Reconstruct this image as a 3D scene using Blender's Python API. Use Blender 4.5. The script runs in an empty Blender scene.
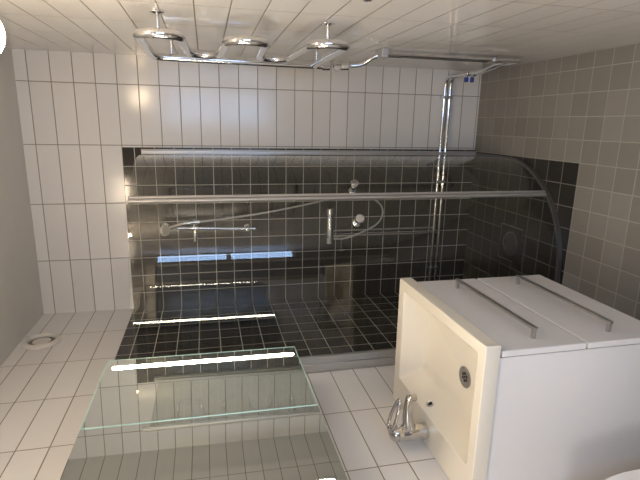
import bpy, bmesh, math, random
from mathutils import Vector, Matrix
random.seed(4)
sc = bpy.context.scene
COL = sc.collection
PI = math.pi

# ------------------------------------------------------------------ camera
R_RIGHT = Vector((0.971958, 0.232554, -0.034868))
R_DOWN = Vector((0.019144, -0.226039, -0.97393))
R_FWD = Vector((-0.234373, 0.945952, -0.224152))
cam_data = bpy.data.cameras.new('camera')
cam = bpy.data.objects.new('camera', cam_data)
COL.objects.link(cam)
m = Matrix.Identity(4)
for i in range(3):                      # the photographer held the phone sideways: a quarter turn of roll
    m[i][0], m[i][1], m[i][2] = R_DOWN[i], R_RIGHT[i], -R_FWD[i]
m.translation = Vector((1.0298, -2.7166, 1.6056))
cam.matrix_world = m
cam_data.sensor_width = 36.0
cam_data.lens = 484.28 * 36 / 640
cam_data.clip_start = 0.02
sc.camera = cam

# ------------------------------------------------------------------ world and light
W, H = 1.3441, 2.4848                   # room width and height
YR = -3.05                              # rear wall
world = bpy.data.worlds.new('world'); sc.world = world
world.use_nodes = True
world.node_tree.nodes['Background'].inputs[0].default_value = (0.55, 0.72, 1.0, 1)
world.node_tree.nodes['Background'].inputs[1].default_value = 0.3
sc.view_settings.view_transform = 'Standard'
sc.view_settings.look = 'None'
sc.view_settings.exposure = 0.56
sc.view_settings.gamma = 1.0
sc.view_settings.use_curve_mapping = False
LAMP_EMIT = 34.0
STRIP_EMIT = 34.0
WINDOW_EMIT = 6.0
CEIL_EMIT = 40.0
HALL_POWER = 16.0

def area(name, loc, rot, sx, sy, power, color):
    l = bpy.data.lights.new(name, 'AREA'); l.shape = 'RECTANGLE'; l.size = sx; l.size_y = sy
    l.energy = power; l.color = color
    o = bpy.data.objects.new(name, l); COL.objects.link(o); o.location = loc; o.rotation_euler = rot
    return o
# added area light under the hall ceiling, fills the bathroom through the doorway
area('hall_fill', (0.45, -3.9, H - 0.03), (0, 0, 0), 0.5, 0.5, HALL_POWER, (1.0, 0.97, 0.93))

# ------------------------------------------------------------------ materials
def new_mat(name):
    mt = bpy.data.materials.new(name); mt.use_nodes = True
    nt = mt.node_tree
    return mt, nt, nt.nodes['Principled BSDF']
def setp(b, col=None, rough=None, metal=None, spec=None, coat=None):
    if col is not None: b.inputs['Base Color'].default_value = (*col, 1)
    if rough is not None: b.inputs['Roughness'].default_value = rough
    if metal is not None: b.inputs['Metallic'].default_value = metal
    if spec is not None: b.inputs['Specular IOR Level'].default_value = spec
    if coat is not None: b.inputs['Coat Weight'].default_value = coat
def noise_mat(name, col, rough=0.4, metal=0.0, var=0.06, scale=12.0, bump=0.0, spec=None, coat=None):
    mt, nt, b = new_mat(name)
    setp(b, col, rough, metal, spec, coat)
    tc = nt.nodes.new('ShaderNodeTexCoord'); n = nt.nodes.new('ShaderNodeTexNoise')
    n.inputs['Scale'].default_value = scale; n.inputs['Detail'].default_value = 4
    nt.links.new(tc.outputs['Object'], n.inputs['Vector'])
    mx = nt.nodes.new('ShaderNodeMix'); mx.data_type = 'RGBA'
    mx.inputs[6].default_value = (*[c * (1 - var) for c in col], 1)
    mx.inputs[7].default_value = (*[min(1, c * (1 + var)) for c in col], 1)
    nt.links.new(n.outputs['Fac'], mx.inputs[0]); nt.links.new(mx.outputs[2], b.inputs['Base Color'])
    if bump:
        bp = nt.nodes.new('ShaderNodeBump'); bp.inputs['Strength'].default_value = bump; bp.inputs['Distance'].default_value = 0.002
        nt.links.new(n.outputs['Fac'], bp.inputs['Height']); nt.links.new(bp.outputs['Normal'], b.inputs['Normal'])
    return mt
def tile_mat(name, ax, pu, pv, ou, ov, col_a, col_b, grout, gw, rough, tilt=0.0006, wave=0.00008, mottled=0.0, spec=0.5):
    mt, nt, b = new_mat(name)
    N = nt.nodes.new; L = nt.links.new
    def math_(op, a, bb=None):
        n = N('ShaderNodeMath'); n.operation = op
        for i, x in enumerate((a, bb)):
            if x is None: continue
            if isinstance(x, (int, float)): n.inputs[i].default_value = x
            else: L(x, n.inputs[i])
        return n.outputs[0]
    tc = N('ShaderNodeTexCoord'); sp = N('ShaderNodeSeparateXYZ'); L(tc.outputs['Object'], sp.inputs[0])
    u = sp.outputs['XYZ'.index(ax[0])]; v = sp.outputs['XYZ'.index(ax[1])]
    a = math_('DIVIDE', math_('SUBTRACT', u, ou), pu); c = math_('DIVIDE', math_('SUBTRACT', v, ov), pv)
    fa = math_('FRACT', a); fc = math_('FRACT', c)
    ia = math_('FLOOR', a); ic = math_('FLOOR', c)
    da = math_('MULTIPLY', math_('MINIMUM', fa, math_('SUBTRACT', 1.0, fa)), pu)
    dc = math_('MULTIPLY', math_('MINIMUM', fc, math_('SUBTRACT', 1.0, fc)), pv)
    dist = math_('MINIMUM', da, dc)
    mr = N('ShaderNodeMapRange'); mr.interpolation_type = 'SMOOTHSTEP'
    mr.inputs['From Min'].default_value = gw * 0.35; mr.inputs['From Max'].default_value = gw * 0.75
    L(dist, mr.inputs['Value'])
    face = mr.outputs[0]
    cb = N('ShaderNodeCombineXYZ'); L(ia, cb.inputs[0]); L(ic, cb.inputs[1])
    wn = N('ShaderNodeTexWhiteNoise'); wn.noise_dimensions = '3D'; L(cb.outputs[0], wn.inputs['Vector'])
    rs = N('ShaderNodeSeparateColor'); L(wn.outputs['Color'], rs.inputs[0])
    mx = N('ShaderNodeMix'); mx.data_type = 'RGBA'
    mx.inputs[6].default_value = (*col_a, 1); mx.inputs[7].default_value = (*col_b, 1)
    fac = wn.outputs['Value']
    ns = N('ShaderNodeTexNoise'); ns.inputs['Scale'].default_value = 14; ns.inputs['Detail'].default_value = 5
    L(tc.outputs['Object'], ns.inputs['Vector'])
    if mottled:
        fac = math_('ADD', math_('MULTIPLY', fac, 1 - mottled), math_('MULTIPLY', ns.outputs['Fac'], mottled))
    L(fac, mx.inputs[0])
    m2 = N('ShaderNodeMix'); m2.data_type = 'RGBA'; m2.inputs[6].default_value = (*grout, 1)
    L(face, m2.inputs[0]); L(mx.outputs[2], m2.inputs[7]); L(m2.outputs[2], b.inputs['Base Color'])
    rr = N('ShaderNodeMapRange'); rr.inputs['To Min'].default_value = 0.85; rr.inputs['To Max'].default_value = rough
    L(face, rr.inputs['Value']); L(rr.outputs[0], b.inputs['Roughness'])
    b.inputs['Specular IOR Level'].default_value = spec
    # height: recessed grout + a small individual tilt of every tile + gentle waviness
    h1 = math_('MULTIPLY', face, 0.0012)
    t1 = math_('MULTIPLY', math_('MULTIPLY', math_('SUBTRACT', rs.outputs[0], 0.5), fa), tilt * pu / 0.1)
    t2 = math_('MULTIPLY', math_('MULTIPLY', math_('SUBTRACT', rs.outputs[1], 0.5), fc), tilt * pv / 0.1)
    n2 = N('ShaderNodeTexNoise'); n2.inputs['Scale'].default_value = 9; L(tc.outputs['Object'], n2.inputs['Vector'])
    h = math_('ADD', math_('ADD', h1, t1), math_('ADD', t2, math_('MULTIPLY', n2.outputs['Fac'], wave)))
    bp = N('ShaderNodeBump'); bp.inputs['Strength'].default_value = 1.0; bp.inputs['Distance'].default_value = 1.0
    L(h, bp.inputs['Height']); L(bp.outputs['Normal'], b.inputs['Normal'])
    return mt
def glass_mat(name, tint, ior=1.5):
    mt = bpy.data.materials.new(name); mt.use_nodes = True; nt = mt.node_tree
    for n in list(nt.nodes): nt.nodes.remove(n)
    out = nt.nodes.new('ShaderNodeOutputMaterial'); mix = nt.nodes.new('ShaderNodeMixShader')
    fr = nt.nodes.new('ShaderNodeFresnel'); geo = nt.nodes.new('ShaderNodeNewGeometry'); io = nt.nodes.new('ShaderNodeMapRange')
    io.inputs['To Min'].default_value = ior; io.inputs['To Max'].default_value = 1 / ior
    nt.links.new(geo.outputs['Backfacing'], io.inputs['Value']); nt.links.new(io.outputs[0], fr.inputs[0])
    tr = nt.nodes.new('ShaderNodeBsdfTransparent'); tr.inputs[0].default_value = (*tint, 1)
    gl = nt.nodes.new('ShaderNodeBsdfGlossy'); gl.inputs['Roughness'].default_value = 0.0
    gl.inputs[0].default_value = (1, 1, 1, 1)
    # unrefracted thin pane: the same outward reflectance on both of its faces
    nt.links.new(fr.outputs[0], mix.inputs[0]); nt.links.new(tr.outputs[0], mix.inputs[1]); nt.links.new(gl.outputs[0], mix.inputs[2])
    nt.links.new(mix.outputs[0], out.inputs[0])
    return mt
def emit_mat(name, col, strength):
    mt, nt, b = new_mat(name)
    setp(b, (0.9, 0.9, 0.9), 0.4)
    b.inputs['Emission Color'].default_value = (*col, 1); b.inputs['Emission Strength'].default_value = strength
    return mt

PR, PC = 0.1007, 0.302                  # white tile pitch, height and width
ZT, CX, YL = 2.4283, 1.2018, -0.2947    # joints of the white tiles
BT, BL = 1.9667, 0.8906                 # joints of the black tiles
FE, FX = -0.8765, 0.8803                # shower floor edge
WH_A, WH_B, WH_G = (0.77, 0.755, 0.73), (0.81, 0.795, 0.77), (0.28, 0.24, 0.19)
BK_A, BK_B, BK_G = (0.022, 0.020, 0.018), (0.030, 0.027, 0.024), (0.62, 0.58, 0.52)
M = {}
M['white_back'] = tile_mat('white_tile_back', 'XZ', PC, PR, CX, ZT, WH_A, WH_B, WH_G, 0.0032, 0.16)
M['white_side'] = tile_mat('white_tile_side', 'YZ', PC, PR, YL, ZT, WH_A, WH_B, WH_G, 0.0032, 0.085)
M['black_back'] = tile_mat('black_tile_back', 'XZ', 0.1, 0.1, BL, BT, BK_A, BK_B, BK_G, 0.0034, 0.10)
M['black_side'] = tile_mat('black_tile_side', 'YZ', 0.1, 0.1, FE, BT, BK_A, BK_B, BK_G, 0.0034, 0.10)
M['black_floor'] = tile_mat('black_tile_floor', 'XY', 0.1, 0.1, FX, FE, BK_A, BK_B, (0.26, 0.24, 0.21), 0.0034, 0.3)
M['grey_floor'] = tile_mat('grey_tile_floor', 'XY', 0.1, 0.1, FX, FE, (0.225, 0.21, 0.186), (0.30, 0.282, 0.25), (0.42, 0.385, 0.33), 0.004, 0.5, mottled=0.35, spec=0.3)
M['paint'] = noise_mat('ceiling_paint', (0.72, 0.70, 0.66), 0.9, var=0.02, bump=0.1)
M['darkened_paint'] = noise_mat('darkened_wall_paint', (0.34, 0.33, 0.32), 0.9, var=0.02, bump=0.1)  # darkened so the unseen rear and hall walls veil the glass less
M['chrome'] = noise_mat('chrome', (0.78, 0.78, 0.79), 0.09, 1.0, var=0.02)
M['dark_chrome'] = noise_mat('brushed_steel', (0.5, 0.5, 0.5), 0.28, 1.0, var=0.05)
M['alu'] = noise_mat('satin_aluminium', (0.55, 0.54, 0.525), 0.42, 0.6, var=0.03, scale=30)
M['alu_dark'] = noise_mat('dull_aluminium', (0.24, 0.235, 0.23), 0.4, 0.8, var=0.05, scale=30)
M['vent_shade'] = noise_mat('painted_vent_shade', (0.17, 0.155, 0.135), 0.6)  # shade inside the vent, put into the colour of a flat disc
M['cabinet'] = noise_mat('white_lacquer', (0.76, 0.75, 0.745), 0.25, var=0.01)
M['basin'] = noise_mat('cast_basin', (0.83, 0.785, 0.68), 0.22, var=0.01, coat=0.3)  # white basin; the warm light on it is put into this cream colour
M['ceramic'] = noise_mat('sanitary_ceramic', (0.82, 0.80, 0.79), 0.12, var=0.01)
M['plastic'] = noise_mat('white_plastic', (0.70, 0.67, 0.61), 0.4, var=0.02)
M['black'] = noise_mat('dark_hole', (0.01, 0.01, 0.01), 0.7)
M['blue'] = noise_mat('blue_plastic', (0.02, 0.05, 0.32), 0.35)
M['wood'] = noise_mat('painted_wood', (0.72, 0.70, 0.66), 0.45, var=0.02)
M['faucet_chrome'] = noise_mat('darkened_chrome', (0.58, 0.57, 0.56), 0.07, 1.0, var=0.02)  # chrome darkened to stand for the dark reflections on the faucet
M['hall_floor'] = noise_mat('hall_floor', (0.24, 0.19, 0.14), 0.5, var=0.15, scale=6)
M['shower_glass'] = glass_mat('shower_glass', (0.955, 0.965, 0.955))
M['edge_glass'] = noise_mat('green_glass_edge', (0.55, 0.82, 0.71), 0.15, var=0.03)
M['mirror'], _nt, _b = new_mat('mirror_silver'); setp(_b, (0.86, 0.90, 0.865), 0.0, 1.0)
M['lamp'] = emit_mat('opal_lamp', (1.0, 0.76, 0.50), LAMP_EMIT)
M['strip'] = emit_mat('frosted_light_strip', (1.0, 0.88, 0.70), STRIP_EMIT)
M['ceiling_lamp'] = emit_mat('opal_dome', (1.0, 0.80, 0.58), CEIL_EMIT)
M['daylight'] = emit_mat('daylight_pane', (0.38, 0.60, 1.0), WINDOW_EMIT)

# ------------------------------------------------------------------ mesh helpers
def add_box(bm, x0, x1, y0, y1, z0, z1, bevel=0.0, seg=2, mi=0):
    vs = [bm.verts.new((x, y, z)) for x in (x0, x1) for y in (y0, y1) for z in (z0, z1)]
    idx = [(0, 1, 3, 2), (4, 6, 7, 5), (0, 4, 5, 1), (2, 3, 7, 6), (0, 2, 6, 4), (1, 5, 7, 3)]
    fs = [bm.faces.new([vs[i] for i in f]) for f in idx]
    for f in fs: f.material_index = mi
    if bevel:
        es = list({e for f in fs for e in f.edges})
        bmesh.ops.bevel(bm, geom=es, offset=bevel, segments=seg, profile=0.5, affect='EDGES')
def add_tube(bm, pts, r, n=12, cap=True, closed=False):
    pts = [Vector(p) for p in pts]
    k = len(pts); rs = r if isinstance(r, (list, tuple)) else [r] * k
    tan = []
    for i in range(k):
        if closed: t = pts[(i + 1) % k] - pts[i - 1]
        else: t = pts[min(i + 1, k - 1)] - pts[max(i - 1, 0)]
        tan.append(t.normalized())
    up = Vector((0, 0, 1)) if abs(tan[0].z) < 0.9 else Vector((1, 0, 0))
    nrm = (up - tan[0] * up.dot(tan[0])).normalized()
    rings = []
    for i in range(k):
        nrm = (nrm - tan[i] * nrm.dot(tan[i])).normalized()
        bi = tan[i].cross(nrm)
        rings.append([bm.verts.new(pts[i] + (nrm * math.cos(2 * PI * j / n) + bi * math.sin(2 * PI * j / n)) * rs[i]) for j in range(n)])
    for i in range(k if closed else k - 1):
        a, b = rings[i], rings[(i + 1) % k]
        for j in range(n):
            f = bm.faces.new((a[j], a[(j + 1) % n], b[(j + 1) % n], b[j])); f.smooth = True
    if cap and not closed:
        bm.faces.new(rings[0][::-1]); bm.faces.new(rings[-1])
def add_rod(bm, a, b, r, n=16, chamfer=0.0):
    a, b = Vector(a), Vector(b)
    if chamfer:
        t = (b - a).normalized() * chamfer
        add_tube(bm, [a, a + t, b - t, b], [r - chamfer, r, r, r - chamfer], n)
    else: add_tube(bm, [a, b], r, n)
def fillet(pts, rad, n=8):
    """round the corners of a polyline"""
    pts = [Vector(p) for p in pts]; out = [pts[0]]
    for i in range(1, len(pts) - 1):
        p, a, b = pts[i], pts[i - 1], pts[i + 1]
        d1 = (a - p); d2 = (b - p); rr = min(rad, d1.length * 0.49, d2.length * 0.49)
        s = p + d1.normalized() * rr; e = p + d2.normalized() * rr
        for k in range(n + 1):
            t = k / n
            out.append(s * (1 - t) ** 2 + p * 2 * t * (1 - t) + e * t * t)
    out.append(pts[-1]); return out
def smooth_path(pts, n=10):
    pts = [Vector(p) for p in pts]; out = []
    q = [pts[0] * 2 - pts[1]] + pts + [pts[-1] * 2 - pts[-2]]
    for i in range(1, len(q) - 2):
        for k in range(n):
            t = k / n
            out.append(0.5 * ((2 * q[i]) + (q[i + 1] - q[i - 1]) * t + (2 * q[i - 1] - 5 * q[i] + 4 * q[i + 1] - q[i + 2]) * t * t + (3 * q[i] - q[i - 1] - 3 * q[i + 1] + q[i + 2]) * t ** 3))
    out.append(pts[-1]); return out
def add_lathe(bm, prof, origin, axis, n=32):
    """profile of (radius, height) turned about an axis through origin"""
    o = Vector(origin); ax = Vector(axis).normalized()
    up = Vector((0, 0, 1)) if abs(ax.z) < 0.9 else Vector((0, 1, 0))
    e1 = (up - ax * up.dot(ax)).normalized(); e2 = ax.cross(e1)
    rings = []
    for (r, h) in prof:
        if r < 1e-6: rings.append([bm.verts.new(o + ax * h)])
        else: rings.append([bm.verts.new(o + ax * h + (e1 * math.cos(2 * PI * j / n) + e2 * math.sin(2 * PI * j / n)) * r) for j in range(n)])
    for a, b in zip(rings, rings[1:]):
        for j in range(n):
            j2 = (j + 1) % n
            if len(a) == 1 and len(b) == 1: continue
            if len(a) == 1: f = bm.faces.new((a[0], b[j], b[j2]))
            elif len(b) == 1: f = bm.faces.new((a[j], b[0], a[j2]))
            else: f = bm.faces.new((a[j], b[j], b[j2], a[j2]))
            f.smooth = True
def add_prism(bm, outline, z0, z1):
    lo = [bm.verts.new((x, y, z0)) for x, y in outline]; hi = [bm.verts.new((x, y, z1)) for x, y in outline]
    n = len(outline)
    bm.faces.new(lo[::-1]); bm.faces.new(hi)
    for i in range(n): bm.faces.new((lo[i], lo[(i + 1) % n], hi[(i + 1) % n], hi[i]))
def obj(name, bm, mats, parent=None, autosmooth=True):
    bmesh.ops.recalc_face_normals(bm, faces=bm.faces[:])
    for e in bm.edges:
        if len(e.link_faces) == 2 and e.calc_face_angle(0.0) > math.radians(38): e.smooth = False
    me = bpy.data.meshes.new(name); bm.to_mesh(me); bm.free()
    for mt in (mats if isinstance(mats, list) else [mats]): me.materials.append(mt)
    o = bpy.data.objects.new(name, me); COL.objects.link(o)
    if parent is not None:
        o.parent = parent
        r = parent
        off = Vector((0, 0, 0))
        while r is not None: off += r.location; r = r.parent
        for v in me.vertices: v.co -= off
    return o
def tag(o, label, cat, group=None):
    o['label'] = label; o['category'] = cat
    if group: o['group'] = group
    return o
def thing(name, label, cat, loc, group=None):
    o = bpy.data.objects.new(name, None); COL.objects.link(o); o.location = loc; o.empty_display_size = 0.05
    return tag(o, label, cat, group)
def struct(name, bm, mats, parent=None):
    o = obj(name, bm, mats, parent)
    if parent is None: o['kind'] = 'structure'
    return o
B = bmesh.new

# ------------------------------------------------------------------ the room
ZB = ZT - 4 * PR                        # top of the black tiling
XB = BL                                 # right edge of the black tiling on the back wall
YB = FE - 0.011                         # end of the black tiling on the left wall
T = 0.12
bm = B(); add_box(bm, -T, XB, 0, T, 0, ZB, mi=1); add_box(bm, XB, W + T, 0, T, 0, ZB); add_box(bm, -T, W + T, 0, T, ZB, H)
struct('wall_back', bm, [M['white_back'], M['black_back']])
bm = B(); add_box(bm, -T, 0, YB, 0, 0, ZB, mi=1); add_box(bm, -T, 0, YR, YB, 0, ZB); add_box(bm, -T, 0, YR, 0, ZB, H)
struct('wall_left', bm, [M['white_side'], M['black_side']])
bm = B(); add_box(bm, W, W + T, YR, 0, 0, H); struct('wall_right', bm, M['white_side'])
DX0, DX1, DZ = 0.10, 0.86, 2.05         # open doorway behind the camera, a narrow window beside it
WX0, WX1, WZ0, WZ1 = 0.99, 1.32, 0.85, 2.06
bm = B(); add_box(bm, -T, DX0, YR - T, YR, 0, H); add_box(bm, DX1, WX0, YR - T, YR, 0, H); add_box(bm, DX0, DX1, YR - T, YR, DZ, H)
add_box(bm, WX1, W + T, YR - T, YR, 0, H); add_box(bm, WX0, WX1, YR - T, YR, 0, WZ0); add_box(bm, WX0, WX1, YR - T, YR, WZ1, H)
struct('wall_front', bm, M['darkened_paint'])
bm = B(); add_box(bm, -T, W + T, YR - T, T, H, H + T); struct('ceiling', bm, M['paint'])
bm = B()
add_box(bm, 0, FX, FE, 0, -0.1, 0, mi=1); add_box(bm, FX, W, FE, 0, -0.1, 0); add_box(bm, 0, W, YR, FE, -0.1, 0)
struct('floor', bm, [M['grey_floor'], M['black_floor']])
bm = B()
for x0, x1, z0, z1 in ((DX0 - 0.06, DX0 + 0.012, 0, DZ + 0.06), (DX1 - 0.012, DX1 + 0.06, 0, DZ + 0.06), (DX0 + 0.012, DX1 - 0.012, DZ - 0.012, DZ + 0.06)):
    add_box(bm, x0, x1, YR - T - 0.01, YR + 0.015, z0, z1, 0.003)
struct('trim_1', bm, M['wood'])
bm = B(); add_box(bm, WX0, WX1, YR - 0.07, YR - 0.06, WZ0, WZ1)
wn = struct('window_1', bm, M['daylight'])
bm = B()
for x0, x1, z0, z1 in ((WX0, WX0 + 0.025, WZ0, WZ1), (WX1 - 0.025, WX1, WZ0, WZ1), (WX0 + 0.025, WX1 - 0.025, WZ0, WZ0 + 0.03), (WX0 + 0.025, WX1 - 0.025, WZ1 - 0.03, WZ1), (WX0 + 0.025, WX1 - 0.025, 1.42, 1.46)):
    add_box(bm, x0, x1, YR - 0.058, YR - 0.01, z0, z1, 0.004)
obj('window_frame', bm, M['wood'], wn)
# hall beyond the doorway
HX0, HX1, HY = -0.4, 1.0, -4.7
bm = B(); add_box(bm, HX0, HX1, HY, YR - T, -0.1, 0); struct('floor_hall', bm, M['hall_floor'])
bm = B(); add_box(bm, HX0, HX1, HY, YR - T, H, H + T); struct('ceiling_hall', bm, M['paint'])
bm = B(); add_box(bm, HX0 - T, HX0, HY, YR - T, 0, H); struct('wall_hall_left', bm, M['darkened_paint'])
bm = B(); add_box(bm, HX1, HX1 + T, HY, YR - T - 0.02, 0, H); struct('wall_hall_right', bm, M['darkened_paint'])
bm = B(); add_box(bm, HX0, HX1, HY - T, HY, 0, H); struct('wall_hall_front', bm, M['darkened_paint'])

# ------------------------------------------------------------------ shower enclosure
GX, GY, GR, GT = 0.866, -0.850, 0.49, 1.905
AC = Vector((GX - GR, GY + GR))
def arc(a0, a1, r, n):
    return [(AC.x + r * math.cos(math.radians(a0 + (a1 - a0) * k / n)), AC.y + r * math.sin(math.radians(a0 + (a1 - a0) * k / n))) for k in range(n + 1)]
def ribbon(path, t0, t1, z0, z1, bm, rounded=None):
    """wall along a plan path, offset t0..t1 to its right side, from z0 to z1"""
    k = len(path); P = [Vector((x, y)) for x, y in path]; rings = []
    for i in range(k):
        t = (P[min(i + 1, k - 1)] - P[max(i - 1, 0)]).normalized(); nn = Vector((t.y, -t.x))
        za, zb = (z0, z1)
        if rounded: zb = z1 - rounded(i / (k - 1), P[i])
        rings.append([bm.verts.new((*(P[i] + nn * s), z)) for s, z in ((t0, za), (t1, za), (t1, zb), (t0, zb))])
    for a, b in zip(rings, rings[1:]):
        for j in range(4):
            f = bm.faces.new((a[j], a[(j + 1) % 4], b[(j + 1) % 4], b[j])); f.smooth = (j in (1, 3))
    bm.faces.new(rings[0]); bm.faces.new(rings[-1][::-1])
enc = thing('shower_enclosure', 'curved clear glass quarter round shower enclosure with aluminium profiles in the black tiled corner', 'shower', (GX, GY, 0))
DA = -45.0
path_r = [(GX, -0.03 - 0.05 * k) for k in range(7)] + arc(0, DA + 1.2, GR, 26)
path_l = arc(DA - 1.2, -90, GR, 26) + [(AC.x - 0.02 - 0.045 * k, GY) for k in range(7)]
path_l[-1] = (0.05, GY - 0.030)
path_l[-7:] = [(AC.x + (0.05 - AC.x) * (k + 1) / 7, GY - 0.030 * (k + 1) / 7) for k in range(7)]
bm = B(); add_box(bm, GX - 0.016, GX + 0.016, -0.030, -0.001, 0.002, 1.93, 0.003); add_box(bm, GX - 0.010, GX + 0.010, -0.046, -0.030, 0.015, 1.925, 0.002)
obj('wall_profile', bm, M['alu'], enc)
bm = B(); add_box(bm, 0.001, 0.036, GY - 0.047, GY - 0.013, 0.002, 1.93, 0.003); add_box(bm, 0.036, 0.066, GY - 0.041, GY - 0.019, 0.015, 1.92, 0.002)
obj('wall_profile', bm, M['alu'], enc)
bm = B(); ribbon(path_r, -0.003, 0.003, 0.028, GT, bm); door = obj('glass_door', bm, M['shower_glass'], enc)
bm = B(); ribbon(path_l, -0.003, 0.003, 0.028, GT, bm); door2 = obj('glass_door', bm, M['shower_glass'], enc)
def strip(a_mid, wdt, dr):
    c = (AC.x + GR * math.cos(math.radians(a_mid)), AC.y + GR * math.sin(math.radians(a_mid)))
    bm = B(); add_box(bm, -wdt / 2, wdt / 2, -dr, dr, 0.02, GT + 0.004, 0.003)
    bmesh.ops.rotate(bm, verts=bm.verts, cent=(0, 0, 0), matrix=Matrix.Rotation(math.radians(a_mid + 90), 3, 'Z'))
    bmesh.ops.translate(bm, verts=bm.verts, vec=(*c, 0))
    return bm
obj('edge_strip', strip(DA + 0.95, 0.0125, 0.007), M['alu'], enc)
obj('edge_strip', strip(DA - 0.95, 0.0125, 0.007), M['alu'], enc)
full = [(GX, -0.002 - 0.05 * k) for k in range(8)] + arc(0, -90, GR, 52) + [(AC.x * (1 - (k + 1) / 7) + 0.002, GY - 0.034 * (k + 1) / 7) for k in range(7)]
bm = B(); ribbon(full, -0.007, 0.007, 0.001, 0.022, bm); obj('floor_rail', bm, M['alu_dark'], enc)
def knob(a_mid, z, par):
    d = Vector((math.cos(math.radians(a_mid)), math.sin(math.radians(a_mid)), 0))
    c = Vector((AC.x, AC.y, z)) + d * GR
    for s in (1, -1):
        bm = B(); add_lathe(bm, [(0, 0.003), (0.011, 0.003), (0.011, 0.006), (0.008, 0.008), (0.008, 0.016), (0.017, 0.019), (0.0195, 0.022), (0.0195, 0.028), (0.017, 0.031), (0, 0.032)], c, d * s, 24)
        obj('door_knob', bm, M['chrome'], par)
knob(DA + 6.0, 0.972, door); knob(DA - 14.0, 0.980, door2)

# ------------------------------------------------------------------ vanity unit with basin
VY0, VY1 = -1.715, -1.143
van = thing('vanity_cabinet', 'white wall hung vanity cabinet with two wide drawers and bar handles', 'cabinet', (0, -1.43, 0.30))
CB0, CB1, CXF = -1.708, -1.150, 0.448
bm = B()
add_box(bm, 0.001, CXF, CB0, CB0 + 0.018, 0.305, 0.884); add_box(bm, 0.001, CXF, CB1 - 0.018, CB1, 0.305, 0.884)
add_box(bm, 0.001, CXF, CB0 + 0.018, CB1 - 0.018, 0.305, 0.323); add_box(bm, 0.001, 0.012, CB0 + 0.018, CB1 - 0.018, 0.323, 0.884)
add_box(bm, CXF - 0.018, CXF, CB0 + 0.018, CB1 - 0.018, 0.58, 0.66)
obj('body', bm, M['cabinet'], van)
def drawer(z0, z1, hz):
    bm = B(); add_box(bm, CXF + 0.004, CXF + 0.022, CB0 - 0.006, CB1 + 0.004, z0, z1, 0.003); o = obj('drawer', bm, M['cabinet'], van)
    x = CXF + 0.022
    bm = B(); add_box(bm, x, x + 0.030, -1.245, -1.235, hz - 0.005, hz + 0.005, 0.001); add_box(bm, x, x + 0.030, -1.665, -1.655, hz - 0.005, hz + 0.005, 0.001)
    add_box(bm, x + 0.026, x + 0.034, -1.668, -1.232, hz - 0.006, hz + 0.006, 0.001)
    obj('handle', bm, M['dark_chrome'], o)
drawer(0.626, 0.880, 0.752); drawer(0.345, 0.619, 0.509)

bas = thing('washbasin', 'white rectangular washbasin, coloured cream for warm light, with raised rim on the vanity cabinet', 'basin', (0, -1.43, 0.885))
def loop(x0, x1, y0, y1, z, r, n=6):
    out = []
    for cx_, cy_, a0 in ((x1 - r, y1 - r, 0), (x0 + r, y1 - r, 90), (x0 + r, y0 + r, 180), (x1 - r, y0 + r, 270)):
        for k in range(n + 1):
            a = math.radians(a0 + 90 * k / n); out.append((cx_ + r * math.cos(a), cy_ + r * math.sin(a), z))
    return out
BX1 = 0.487
sections = [loop(0.002, BX1 - 0.001, VY0 + 0.001, VY1 - 0.001, 0.886, 0.004), loop(0.001, BX1, VY0, VY1, 0.888, 0.005), loop(0.001, BX1, VY0, VY1, 0.928, 0.005), loop(0.003, BX1 - 0.002, VY0 + 0.002, VY1 - 0.002, 0.930, 0.004),
            loop(0.108, 0.456, -1.682, -1.188, 0.930, 0.012), loop(0.111, 0.453, -1.679, -1.191, 0.9285, 0.012), loop(0.114, 0.449, -1.676, -1.194, 0.922, 0.014),
            loop(0.148, 0.392, -1.645, -1.212, 0.852, 0.022), loop(0.156, 0.382, -1.637, -1.218, 0.843, 0.024), loop(0.170, 0.366, -1.622, -1.232, 0.838, 0.026), loop(0.25, 0.27, -1.50, -1.46, 0.833, 0.008)]
bm = B(); rings = [[bm.verts.new(p) for p in s] for s in sections]
for a, b in zip(rings, rings[1:]):
    for j in range(len(a)):
        f = bm.faces.new((a[j], a[(j + 1) % len(a)], b[(j + 1) % len(a)], b[j])); f.smooth = False
bm.faces.new(rings[-1])
for f in bm.faces:
    if f.calc_center_median().z < 0.9285 and 0.11 < f.calc_center_median().x < 0.46: f.smooth = True
obj('basin_body', bm, M['basin'], bas)
DR = (0.262, -1.478, 0.8342)
bm = B(); add_lathe(bm, [(0, 0.0010), (0.022, 0.0010), (0.024, 0.0022), (0.031, 0.0034), (0.034, 0.0020), (0.034, -0.002)], DR, (0, 0, 1), 32)
dr = obj('drain_strainer', bm, noise_mat('strainer_steel', (0.30, 0.29, 0.27), 0.4, 0.6), bas)
bm = B()
for k in range(6):
    a = k * PI / 3; add_rod(bm, (DR[0] + 0.012 * math.cos(a), DR[1] + 0.012 * math.sin(a), DR[2] - 0.001), (DR[0] + 0.012 * math.cos(a), DR[1] + 0.012 * math.sin(a), DR[2] + 0.0016), 0.0050, 12)
add_rod(bm, (DR[0], DR[1], DR[2] - 0.001), (DR[0], DR[1], DR[2] + 0.0016), 0.0042, 12)
obj('drain_holes', bm, M['black'], dr)
sl = Vector((0.07, 0, 0.034)).normalized()
OV = Vector((0.124, -1.395, 0.902))
bm = B(); add_lathe(bm, [(0.0075, -0.002), (0.0075, 0.0015), (0.009, 0.003), (0.0135, 0.0025), (0.0145, 0.0005), (0.0145, -0.002)], OV, sl, 24); ov = obj('overflow_ring', bm, M['chrome'], bas)
bm = B(); add_lathe(bm, [(0, 0.0008), (0.0078, 0.0008), (0.0078, -0.002)], OV, sl, 24); obj('overflow_hole', bm, M['black'], ov)

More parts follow.
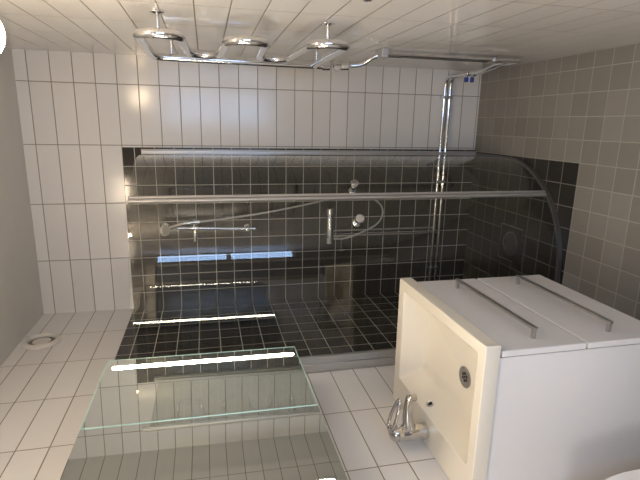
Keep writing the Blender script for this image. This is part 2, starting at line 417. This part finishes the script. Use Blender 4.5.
# faucet
FY = -1.432
fau = thing('basin_faucet', 'chrome single lever faucet standing on the rear ledge of the washbasin', 'faucet', (0.055, FY, 0.93))
bm = B(); add_lathe(bm, [(0, 0.0005), (0.0255, 0.0005), (0.027, 0.004), (0.027, 0.010), (0.0262, 0.03), (0.0262, 0.085), (0.0255, 0.087), (0.0255, 0.089), (0.0265, 0.091), (0.0262, 0.108), (0.023, 0.118), (0.016, 0.125), (0.007, 0.128), (0, 0.1285)], (0.052, FY, 0.93), (0.05, -0.02, 1), 40)
obj('body', bm, M['faucet_chrome'], fau)
bm = B()
sp = smooth_path([(0.056, FY, 0.985), (0.080, FY + 0.002, 0.992), (0.110, FY + 0.006, 0.996), (0.140, FY + 0.010, 0.995), (0.164, FY + 0.013, 0.991), (0.176, FY + 0.014, 0.986)], 6)
q = len(sp) - 1
add_tube(bm, sp, [0.0125 + 0.0135 * (1 - i / q) ** 2 for i in range(q + 1)], 24)
add_rod(bm, (0.170, FY + 0.013, 0.990), (0.171, FY + 0.013, 0.968), 0.0115, 20, 0.002)
obj('spout', bm, M['faucet_chrome'], fau)
bm = B()
lp = []
for k in range(40):
    a = 2 * PI * k / 40
    lp.append((0.122 + 0.052 * math.cos(a), FY + 0.004 + 0.019 * math.sin(a) * (1 - 0.3 * math.cos(a)), 1.043 - 0.015 * math.cos(a)))
add_tube(bm, lp, 0.0058, 12, closed=True)
add_rod(bm, (0.055, FY, 1.047), (0.082, FY + 0.003, 1.053), 0.013, 16, 0.003)
obj('lever', bm, M['faucet_chrome'], fau)

# ------------------------------------------------------------------ mirror cabinet
mir = thing('mirror_cabinet', 'mirror cabinet with two sliding mirror doors and frosted light strips above the washbasin', 'mirror', (0, -1.44, 1.30))
MX = lambda z: 0.191 + 0.0098 * z       # mirror face leans a hair forward at the top
MZ0, MZ1 = 1.302, 1.963
bm = B(); add_box(bm, 0.001, 0.186, -1.82, -1.068, MZ0 + 0.004, MZ1 - 0.004, 0.002); obj('body', bm, M['cabinet'], mir)
def pane(name, y0, y1, dx):
    bm = B()
    add_box(bm, -0.006, 0, y0, y1, MZ0, MZ1)
    for v in bm.verts: v.co.x += MX(v.co.z) + dx
    for f in bm.faces:
        f.material_index = 0 if f.calc_center_median().x > 0.2 + dx and abs(f.normal.x) > 0.5 else 1
    bm.faces.ensure_lookup_table()
    bmesh.ops.recalc_face_normals(bm, faces=bm.faces[:])
    for f in bm.faces: f.material_index = 0 if f.normal.x > 0.7 else 1
    p = obj(name, bm, [M['mirror'], M['edge_glass']], mir)
    # ground glass border on the visible edges
    return p
pf = pane('mirror_door', -1.4475, -1.052, 0.0018)
pn = pane('mirror_door', -1.838, -1.448, 0.0)
def on_pane(par, dx, y0, y1, z0, z1, name, mt, th=0.0008, r=None):
    bm = B()
    add_box(bm, -0.001, th, y0, y1, z0, z1)
    for v in bm.verts: v.co.x += MX(v.co.z) + dx
    return obj(name, bm, mt, par)
bm = B()
for y0, y1, z0, z1 in ((-1.055, -1.052, MZ0, MZ1), (-1.4475, -1.055, MZ1 - 0.003, MZ1), (-1.4475, -1.055, MZ0, MZ0 + 0.003)):
    add_box(bm, -0.001, 0.0006, y0, y1, z0, z1)
for v in bm.verts: v.co.x += MX(v.co.z) + 0.0018
obj('polished_edge', bm, M['edge_glass'], pf)
def light_strip(par, dx, y, z0, z1):
    bm = B(); n = 10; r = 0.011
    out = [(y + r * math.cos(PI * k / n), z1 - r + r * math.sin(PI * k / n)) for k in range(n + 1)] + [(y - r * math.cos(PI * k / n), z0 + r - r * math.sin(PI * k / n)) for k in range(n + 1)]
    a = [bm.verts.new((MX(z) + dx + 0.0009, yy, z)) for yy, z in out]; b = [bm.verts.new((MX(z) + dx - 0.001, yy, z)) for yy, z in out]
    bm.faces.new(a); bm.faces.new(b[::-1])
    for i in range(len(out)): bm.faces.new((a[i], a[(i + 1) % len(out)], b[(i + 1) % len(out)], b[i]))
    return obj('light_strip', bm, M['strip'], par)
light_strip(pf, 0.0018, -1.113, 1.316, 1.938)
light_strip(pn, 0.0, -1.772, 1.330, 1.938)

# ------------------------------------------------------------------ towel warmer on the right wall
TX = W - 0.072
tw = thing('towel_warmer', 'chrome serpentine towel warmer mounted on the white tiled right wall', 'towel warmer', (W, -0.8, 1.1))
def ubend(yc, z_a, z_b, s, n=16):
    zc = (z_a + z_b) / 2; r = abs(z_a - z_b) / 2
    return [(TX, yc + s * r * math.sin(PI * k / n), zc + r * math.cos(PI * k / n)) for k in range(n + 1)]
path = fillet([(TX, -0.487, 1.70), (TX, -0.492, 1.80), (TX, -0.70, 1.803)], 0.05, 8)
path += ubend(-1.008, 1.797, 1.668, -1) + ubend(-0.690, 1.658, 1.536, 1) + ubend(-0.968, 1.526, 1.397, -1) + ubend(-0.672, 1.382, 1.262, 1) + ubend(-0.996, 1.252, 1.126, -1)
path += fillet([(TX, -0.70, 1.122), (TX, -0.447, 1.112), (TX, -0.444, 1.06)], 0.04, 8)
def hang(y, z): return y - 0.105 + 0.015 * (-y - 0.487) / 0.513, z - 0.047 * (z - 1.609)
path = [(TX, *hang(p[1], p[2])) for p in path]
RT = 0.0145
bm = B(); add_tube(bm, path, RT, 14); obj('serpentine_tube', bm, M['chrome'], tw)
bm = B(); add_rod(bm, (TX, *hang(-0.487, 1.75)), (TX, *hang(-0.444, 1.06)), RT + 0.0005, 16, 0.003); obj('straight_tube', bm, M['chrome'], tw)
def bracket(y, z, tip, fl):
    bm = B(); add_lathe(bm, [(0, 0.001), (fl, 0.001), (fl, 0.004), (0.008, 0.007), (0.0055, 0.010), (0.0055, tip)], (W, y, z), (-1, 0, 0), 20)
    obj('wall_bracket', bm, M['chrome'], tw)
bracket(-1.088, 1.731, 0.066, 0.022); bracket(-1.084, 1.206, 0.066, 0.022)
bracket(-0.588, 1.722, 0.066, 0.009); bracket(-0.553, 1.124, 0.066, 0.009)
bm = B()
add_rod(bm, (TX, -0.549, 1.100), (TX + 0.001, -0.551, 1.062), 0.019, 16, 0.003)
add_lathe(bm, [(0, -0.026), (0.015, -0.024), (0.021, -0.012), (0.021, 0.012), (0.015, 0.024), (0, 0.026)], (TX + 0.002, -0.556, 1.034), (-0.3, -0.9, 0), 16)
add_rod(bm, (TX + 0.002, -0.556, 1.024), (TX + 0.004, -0.562, 0.980), 0.017, 8, 0.003)
valve = obj('valve', bm, M['chrome'], tw)

# pipes along the right wall and the back wall
rs = thing('riser_pipes', 'pair of chrome riser pipes clipped to the right wall below the towel warmer', 'pipe', (W - 0.02, -0.63, 0.05))
XR, PR_ = W - 0.022, 0.0095
bm = B(); pth = fillet([(TX + 0.005, -0.563, 0.972), (TX + 0.009, -0.570, 0.925), (XR, -0.612, 0.872), (XR, -0.612, 0.235), (XR, -0.54, 0.235), (W - 0.045, -0.42, 0.245), (W - 0.045, -0.30, 0.245)], 0.04, 8)
add_tube(bm, pth, PR_, 12); obj('pipe', bm, M['chrome'], rs)
bm = B(); pth = fillet([(XR, -0.648, 0.865), (XR, -0.648, 0.19), (XR, -0.54, 0.19), (W - 0.045, -0.36, 0.212), (W - 0.045, -0.30, 0.212)], 0.03, 8)
add_tube(bm, pth, PR_, 12); obj('pipe', bm, M['chrome'], rs)
bm = B(); add_box(bm, W - 0.038, W - 0.001, -0.668, -0.594, 0.838, 0.868, 0.004); obj('pipe_clip', bm, M['alu'], rs)
bm = B(); add_box(bm, W - 0.034, W - 0.012, -0.664, -0.596, 0.322, 0.338, 0.004); obj('pipe_clip', bm, M['dark_chrome'], rs)

sup = thing('supply_pipes', 'two chrome water pipes with blue valves running low along the back wall', 'pipe', (W, -0.04, 0.2))
YP = -0.032
bm = B(); add_tube(bm, fillet([(W - 0.045, -0.235, 0.245), (W - 0.045, YP, 0.245), (0.02, YP, 0.252)], 0.06, 10), 0.0095, 12); obj('pipe', bm, M['chrome'], sup)
bm = B(); add_tube(bm, fillet([(W - 0.045, -0.235, 0.212), (W - 0.045, YP, 0.212), (0.02, YP, 0.216)], 0.06, 10), 0.0095, 12); obj('pipe', bm, M['chrome'], sup)
for y, z in ((-0.266, 0.245), (-0.266, 0.212)):
    bm = B(); add_rod(bm, (W - 0.045, y - 0.030, z), (W - 0.045, y + 0.030, z), 0.0145, 8, 0.003); add_rod(bm, (W - 0.045, y, z), (W - 0.066, y, z), 0.006, 10); v = obj('valve', bm, M['chrome'], sup)
    bm = B(); add_box(bm, W - 0.088, W - 0.062, y - 0.010, y + 0.010, z - 0.008, z + 0.008, 0.004); obj('valve_handle', bm, M['blue'], v)
for x in (1.19, 0.70, 0.16):
    bm = B(); add_box(bm, x - 0.008, x + 0.008, YP - 0.012, -0.001, 0.200, 0.262, 0.003); obj('pipe_clip', bm, M['chrome'], sup)
bm = B(); add_rod(bm, (0.418, YP, 0.245), (0.418, YP, 0.90), 0.0065, 12); add_rod(bm, (0.418 - 0.016, YP, 0.249), (0.418 + 0.016, YP, 0.249), 0.0115, 12, 0.002); obj('branch_pipe', bm, M['chrome'], sup)
bm = B(); add_rod(bm, (0.386, YP, 0.215), (0.386, YP, 0.90), 0.0065, 12); add_rod(bm, (0.386 - 0.016, YP, 0.2135), (0.386 + 0.016, YP, 0.2135), 0.0115, 12, 0.002); obj('branch_pipe', bm, M['chrome'], sup)

# ------------------------------------------------------------------ shower fittings
mix = thing('shower_mixer', 'chrome thermostatic bar mixer on the black tiled back wall', 'shower mixer', (0.45, -0.05, 0.915))
bm = B(); add_rod(bm, (0.390, -0.052, 0.916), (0.512, -0.052, 0.916), 0.0235, 24, 0.003); 
for x in (0.418, 0.482): add_rod(bm, (x, -0.052, 0.916), (x, -0.001, 0.916), 0.014, 16)
obj('body', bm, M['chrome'], mix)
for a, b in ((0.346, 0.389), (0.513, 0.556)):
    bm = B(); add_rod(bm, (a, -0.052, 0.916), (b, -0.052, 0.916), 0.026, 24, 0.004); obj('control_knob', bm, M['chrome'], mix)
bm = B(); add_tube(bm, fillet([(0.386, -0.052, 0.897), (0.386, -0.052, 0.848), (0.30, -0.052, 0.845)], 0.012, 6), 0.005, 10); add_rod(bm, (0.302, -0.052, 0.855), (0.302, -0.052, 0.826), 0.008, 10); obj('outlet', bm, M['chrome'], mix)

rail = thing('shower_rail', 'slim chrome vertical shower rail with sliding holder on the black tiles', 'shower rail', (0.455, -0.045, 1.35))
bm = B(); add_rod(bm, (0.466, -0.048, 1.850), (0.446, -0.048, 1.345), 0.0085, 14, 0.002); obj('rail', bm, M['chrome'], rail)
for x, z in ((0.465, 1.83), (0.448, 1.39)):
    bm = B(); add_lathe(bm, [(0, 0.001), (0.019, 0.001), (0.019, 0.006), (0.012, 0.010), (0.012, 0.060), (0, 0.061)], (x, 0, z), (0, -1, 0), 20); obj('wall_mount', bm, M['chrome'], rail)
bm = B(); add_rod(bm, (0.385, -0.052, 1.676), (0.512, -0.052, 1.676), 0.010, 16, 0.002); add_rod(bm, (0.459, -0.048, 1.655), (0.460, -0.048, 1.697), 0.016, 16, 0.002); obj('slider', bm, M['chrome'], rail)
hs = thing('hand_shower', 'small chrome hand shower with metal hose hanging on the shower rail', 'hand shower', (0.485, -0.085, 1.68))
bm = B(); add_lathe(bm, [(0, -0.016), (0.012, -0.016), (0.025, -0.006), (0.029, 0.004), (0.029, 0.016), (0.026, 0.019), (0, 0.019)], (0.468, -0.128, 1.832), (0.25, -0.65, -0.72), 24); obj('head', bm, M['alu'], hs)
bm = B(); hp = smooth_path([(0.469, -0.120, 1.845), (0.476, -0.105, 1.81), (0.490, -0.078, 1.74), (0.497, -0.070, 1.68), (0.499, -0.069, 1.65)], 6); add_tube(bm, hp, [0.011] * len(hp), 12); obj('handle', bm, M['chrome'], hs)
bm = B(); hp = smooth_path([(0.499, -0.069, 1.65), (0.507, -0.06, 1.55), (0.522, -0.05, 1.40), (0.548, -0.045, 1.22), (0.585, -0.04, 1.02), (0.618, -0.04, 0.87), (0.628, -0.04, 0.76), (0.595, -0.04, 0.64), (0.53, -0.04, 0.592), (0.455, -0.045, 0.625), (0.402, -0.05, 0.735), (0.376, -0.052, 0.82), (0.372, -0.052, 0.895)], 8); add_tube(bm, hp, 0.0055, 10); obj('hose', bm, M['alu'], hs)

# floor drain
fd = thing('floor_drain', 'square dark steel floor drain with round grate in the black shower floor', 'drain', (0.41, -0.455, 0))
bm = B()
cx0, cy0, hw = 0.411, -0.455, 0.098
for x0, x1, y0, y1 in ((cx0 - hw, cx0 + hw, cy0 - hw, cy0 - hw + 0.006), (cx0 - hw, cx0 + hw, cy0 + hw - 0.006, cy0 + hw), (cx0 - hw, cx0 - hw + 0.006, cy0 - hw + 0.006, cy0 + hw - 0.006), (cx0 + hw - 0.006, cx0 + hw, cy0 - hw + 0.006, cy0 + hw - 0.006)):
    add_box(bm, x0, x1, y0, y1, 0.0005, 0.003)
obj('frame', bm, M['dark_chrome'], fd)
bm = B(); add_box(bm, cx0 - hw + 0.006, cx0 + hw - 0.006, cy0 - hw + 0.006, cy0 + hw - 0.006, 0.0004, 0.0016)
obj('cover_plate', bm, noise_mat('dark_plate', (0.025, 0.023, 0.021), 0.3), fd)
bm = B(); add_lathe(bm, [(0.058, 0.0016), (0.058, 0.0035), (0.066, 0.0035), (0.066, 0.0016)], (cx0, cy0, 0), (0, 0, 1), 36); gr = obj('grate_ring', bm, M['dark_chrome'], fd)
bm = B(); add_lathe(bm, [(0, 0.0022), (0.058, 0.0022), (0.058, 0.0016)], (cx0, cy0, 0), (0, 0, 1), 36); obj('grate', bm, noise_mat('grate_steel', (0.11, 0.11, 0.11), 0.45, 0.4), fd)
bm = B()
for i in range(-4, 5):
    for j in range(-4, 5):
        if i * i + j * j <= 17: add_lathe(bm, [(0, 0.0027), (0.0038, 0.0026), (0.0038, 0.0022)], (cx0 + 0.0115 * i, cy0 + 0.0115 * j, 0), (0, 0, 1), 8)
obj('grate_holes', bm, M['black'], fd)

# ------------------------------------------------------------------ wall lamp, vent, hook, toilet
lmp = thing('wall_lamp', 'glowing round opal globe lamp high on the right wall', 'lamp', (W, -1.473, 2.081))
bm = B(); add_lathe(bm, [(0, 0.001), (0.045, 0.001), (0.045, 0.012), (0.033, 0.020), (0.033, 0.088), (0, 0.088)], (W, -1.473, 2.081), (-1, 0, 0), 32); obj('wall_base', bm, M['plastic'], lmp)
bm = B(); n = 20
add_lathe(bm, [(0.061 * math.sin(PI * k / n) if 0 < k < n else 0, -0.061 * math.cos(PI * k / n)) for k in range(n + 1)], (W - 0.140, -1.473, 2.081), (-1, 0, 0), 36); obj('globe', bm, M['lamp'], lmp)

cl = thing('ceiling_lamp', 'round opal dome lamp on the ceiling in front of the doorway', 'lamp', (0.30, -2.60, H))
bm = B(); add_lathe(bm, [(0, -0.001), (0.15, -0.001), (0.15, -0.022), (0, -0.022)], (0.30, -2.60, H), (0, 0, 1), 40); obj('mount_ring', bm, M['plastic'], cl)
bm = B(); add_lathe(bm, [(0.138, -0.023), (0.134, -0.040), (0.115, -0.060), (0.08, -0.076), (0.04, -0.084), (0, -0.086)], (0.30, -2.60, H), (0, 0, 1), 40); obj('dome', bm, M['ceiling_lamp'], cl)

vent = thing('air_vent', 'round off white air vent high on the left wall near the ceiling', 'vent', (0, -0.37, 2.39))
VO = (0, -0.372, 2.388)
bm = B(); add_lathe(bm, [(0.059, 0.001), (0.060, 0.012), (0.063, 0.017), (0.068, 0.018), (0.076, 0.013), (0.081, 0.005), (0.081, 0.001)], VO, (1, 0, 0), 40); obj('ring', bm, M['plastic'], vent)
bm = B(); add_lathe(bm, [(0.0, 0.0008), (0.0588, 0.0008), (0.0588, 0.002), (0, 0.002)], VO, (1, 0, 0), 40); obj('duct_opening', bm, M['vent_shade'], vent)
bm = B(); add_lathe(bm, [(0.012, 0.0025), (0.012, 0.004), (0.034, 0.004), (0.039, 0.006), (0.038, 0.008), (0.02, 0.010), (0, 0.0105)], VO, (1, 0, 0), 40); obj('valve_disc', bm, M['plastic'], vent)

bm = B(); add_lathe(bm, [(0, 0.001), (0.016, 0.001), (0.016, 0.004), (0.006, 0.008), (0.006, 0.024), (0.011, 0.028), (0.011, 0.033), (0, 0.035)], (W, -1.535, 1.222), (-1, 0, 0), 20)
tag(obj('wall_hook', bm, M['chrome']), 'small round chrome hook on the right wall near the towel warmer', 'hook')

wc = thing('toilet', 'white toilet with raised rounded lid beside the vanity cabinet', 'toilet', (0.3, -2.07, 0))
TY = -2.07
def dshape(x0, x1, hw, n=24):
    """plan outline: straight back, round front"""
    out = [(x0, -hw * 0.80), (x0, hw * 0.80)]; xm = x0 + (x1 - x0) * 0.42
    return [(x0, TY - hw * 0.85), (x0 + 0.04, TY - hw * 0.97)] + [(xm + (x1 - xm) * math.sin(PI * k / n), TY - hw * math.cos(PI * k / n)) for k in range(n + 1)] + [(x0 + 0.04, TY + hw * 0.97), (x0, TY + hw * 0.85)]
def section(x0, x1, hw, z): return [(x, y, z) for x, y in dshape(x0, x1, hw)]
bm = B(); secs = [section(0.14, 0.50, 0.11, 0.001), section(0.14, 0.50, 0.105, 0.10), section(0.13, 0.54, 0.12, 0.20), section(0.12, 0.60, 0.16, 0.32), section(0.12, 0.64, 0.18, 0.385), section(0.12, 0.64, 0.18, 0.40), section(0.22, 0.60, 0.135, 0.40), section(0.24, 0.56, 0.11, 0.30), section(0.28, 0.46, 0.06, 0.20)]
rg = [[bm.verts.new(p) for p in s] for s in secs]
for a, b in zip(rg, rg[1:]):
    for j in range(len(a)):
        f = bm.faces.new((a[j], a[(j + 1) % len(a)], b[(j + 1) % len(a)], b[j])); f.smooth = True
bm.faces.new(rg[0][::-1]); bm.faces.new(rg[-1])
obj('bowl', bm, M['ceramic'], wc)
bm = B(); add_box(bm, 0.001, 0.155, TY - 0.18, TY + 0.18, 0.39, 0.74, 0.02, 4); obj('cistern', bm, M['ceramic'], wc)
bm = B(); add_box(bm, 0.001, 0.160, TY - 0.185, TY + 0.185, 0.741, 0.765, 0.008, 3); add_lathe(bm, [(0, 0), (0.022, 0), (0.022, 0.006), (0, 0.007)], (0.08, TY, 0.765), (0, 0, 1), 24); obj('cistern_lid', bm, M['ceramic'], wc)
bm = B()
o1, o2 = dshape(0.17, 0.645, 0.186), dshape(0.24, 0.60, 0.13)
def ring_prism(bm, a, b, z0, z1):
    A0 = [bm.verts.new((x, y, z0)) for x, y in a]; A1 = [bm.verts.new((x, y, z1)) for x, y in a]
    B0 = [bm.verts.new((x, y, z0)) for x, y in b]; B1 = [bm.verts.new((x, y, z1)) for x, y in b]
    n = len(a)
    for i in range(n):
        k = (i + 1) % n
        for q in ((A0[i], A0[k], A1[k], A1[i]), (A1[i], A1[k], B1[k], B1[i]), (B1[i], B1[k], B0[k], B0[i]), (B0[i], B0[k], A0[k], A0[i])): bm.faces.new(q)
ring_prism(bm, o1, o2, 0.402, 0.420); obj('seat', bm, M['ceramic'], wc)
bm = B(); add_prism(bm, dshape(0.0, 0.455, 0.188), -0.008, 0.008)
bmesh.ops.bevel(bm, geom=[e for e in bm.edges], offset=0.004, segments=2, affect='EDGES')
# stand the lid up against the cistern
for v in bm.verts:
    h, t = v.co.x, v.co.z
    a = math.radians(96); v.co.x = 0.212 + h * math.cos(a) - t * math.sin(a) * -1; v.co.z = 0.430 + h * math.sin(a) + t * math.cos(a)
obj('lid', bm, M['ceramic'], wc)
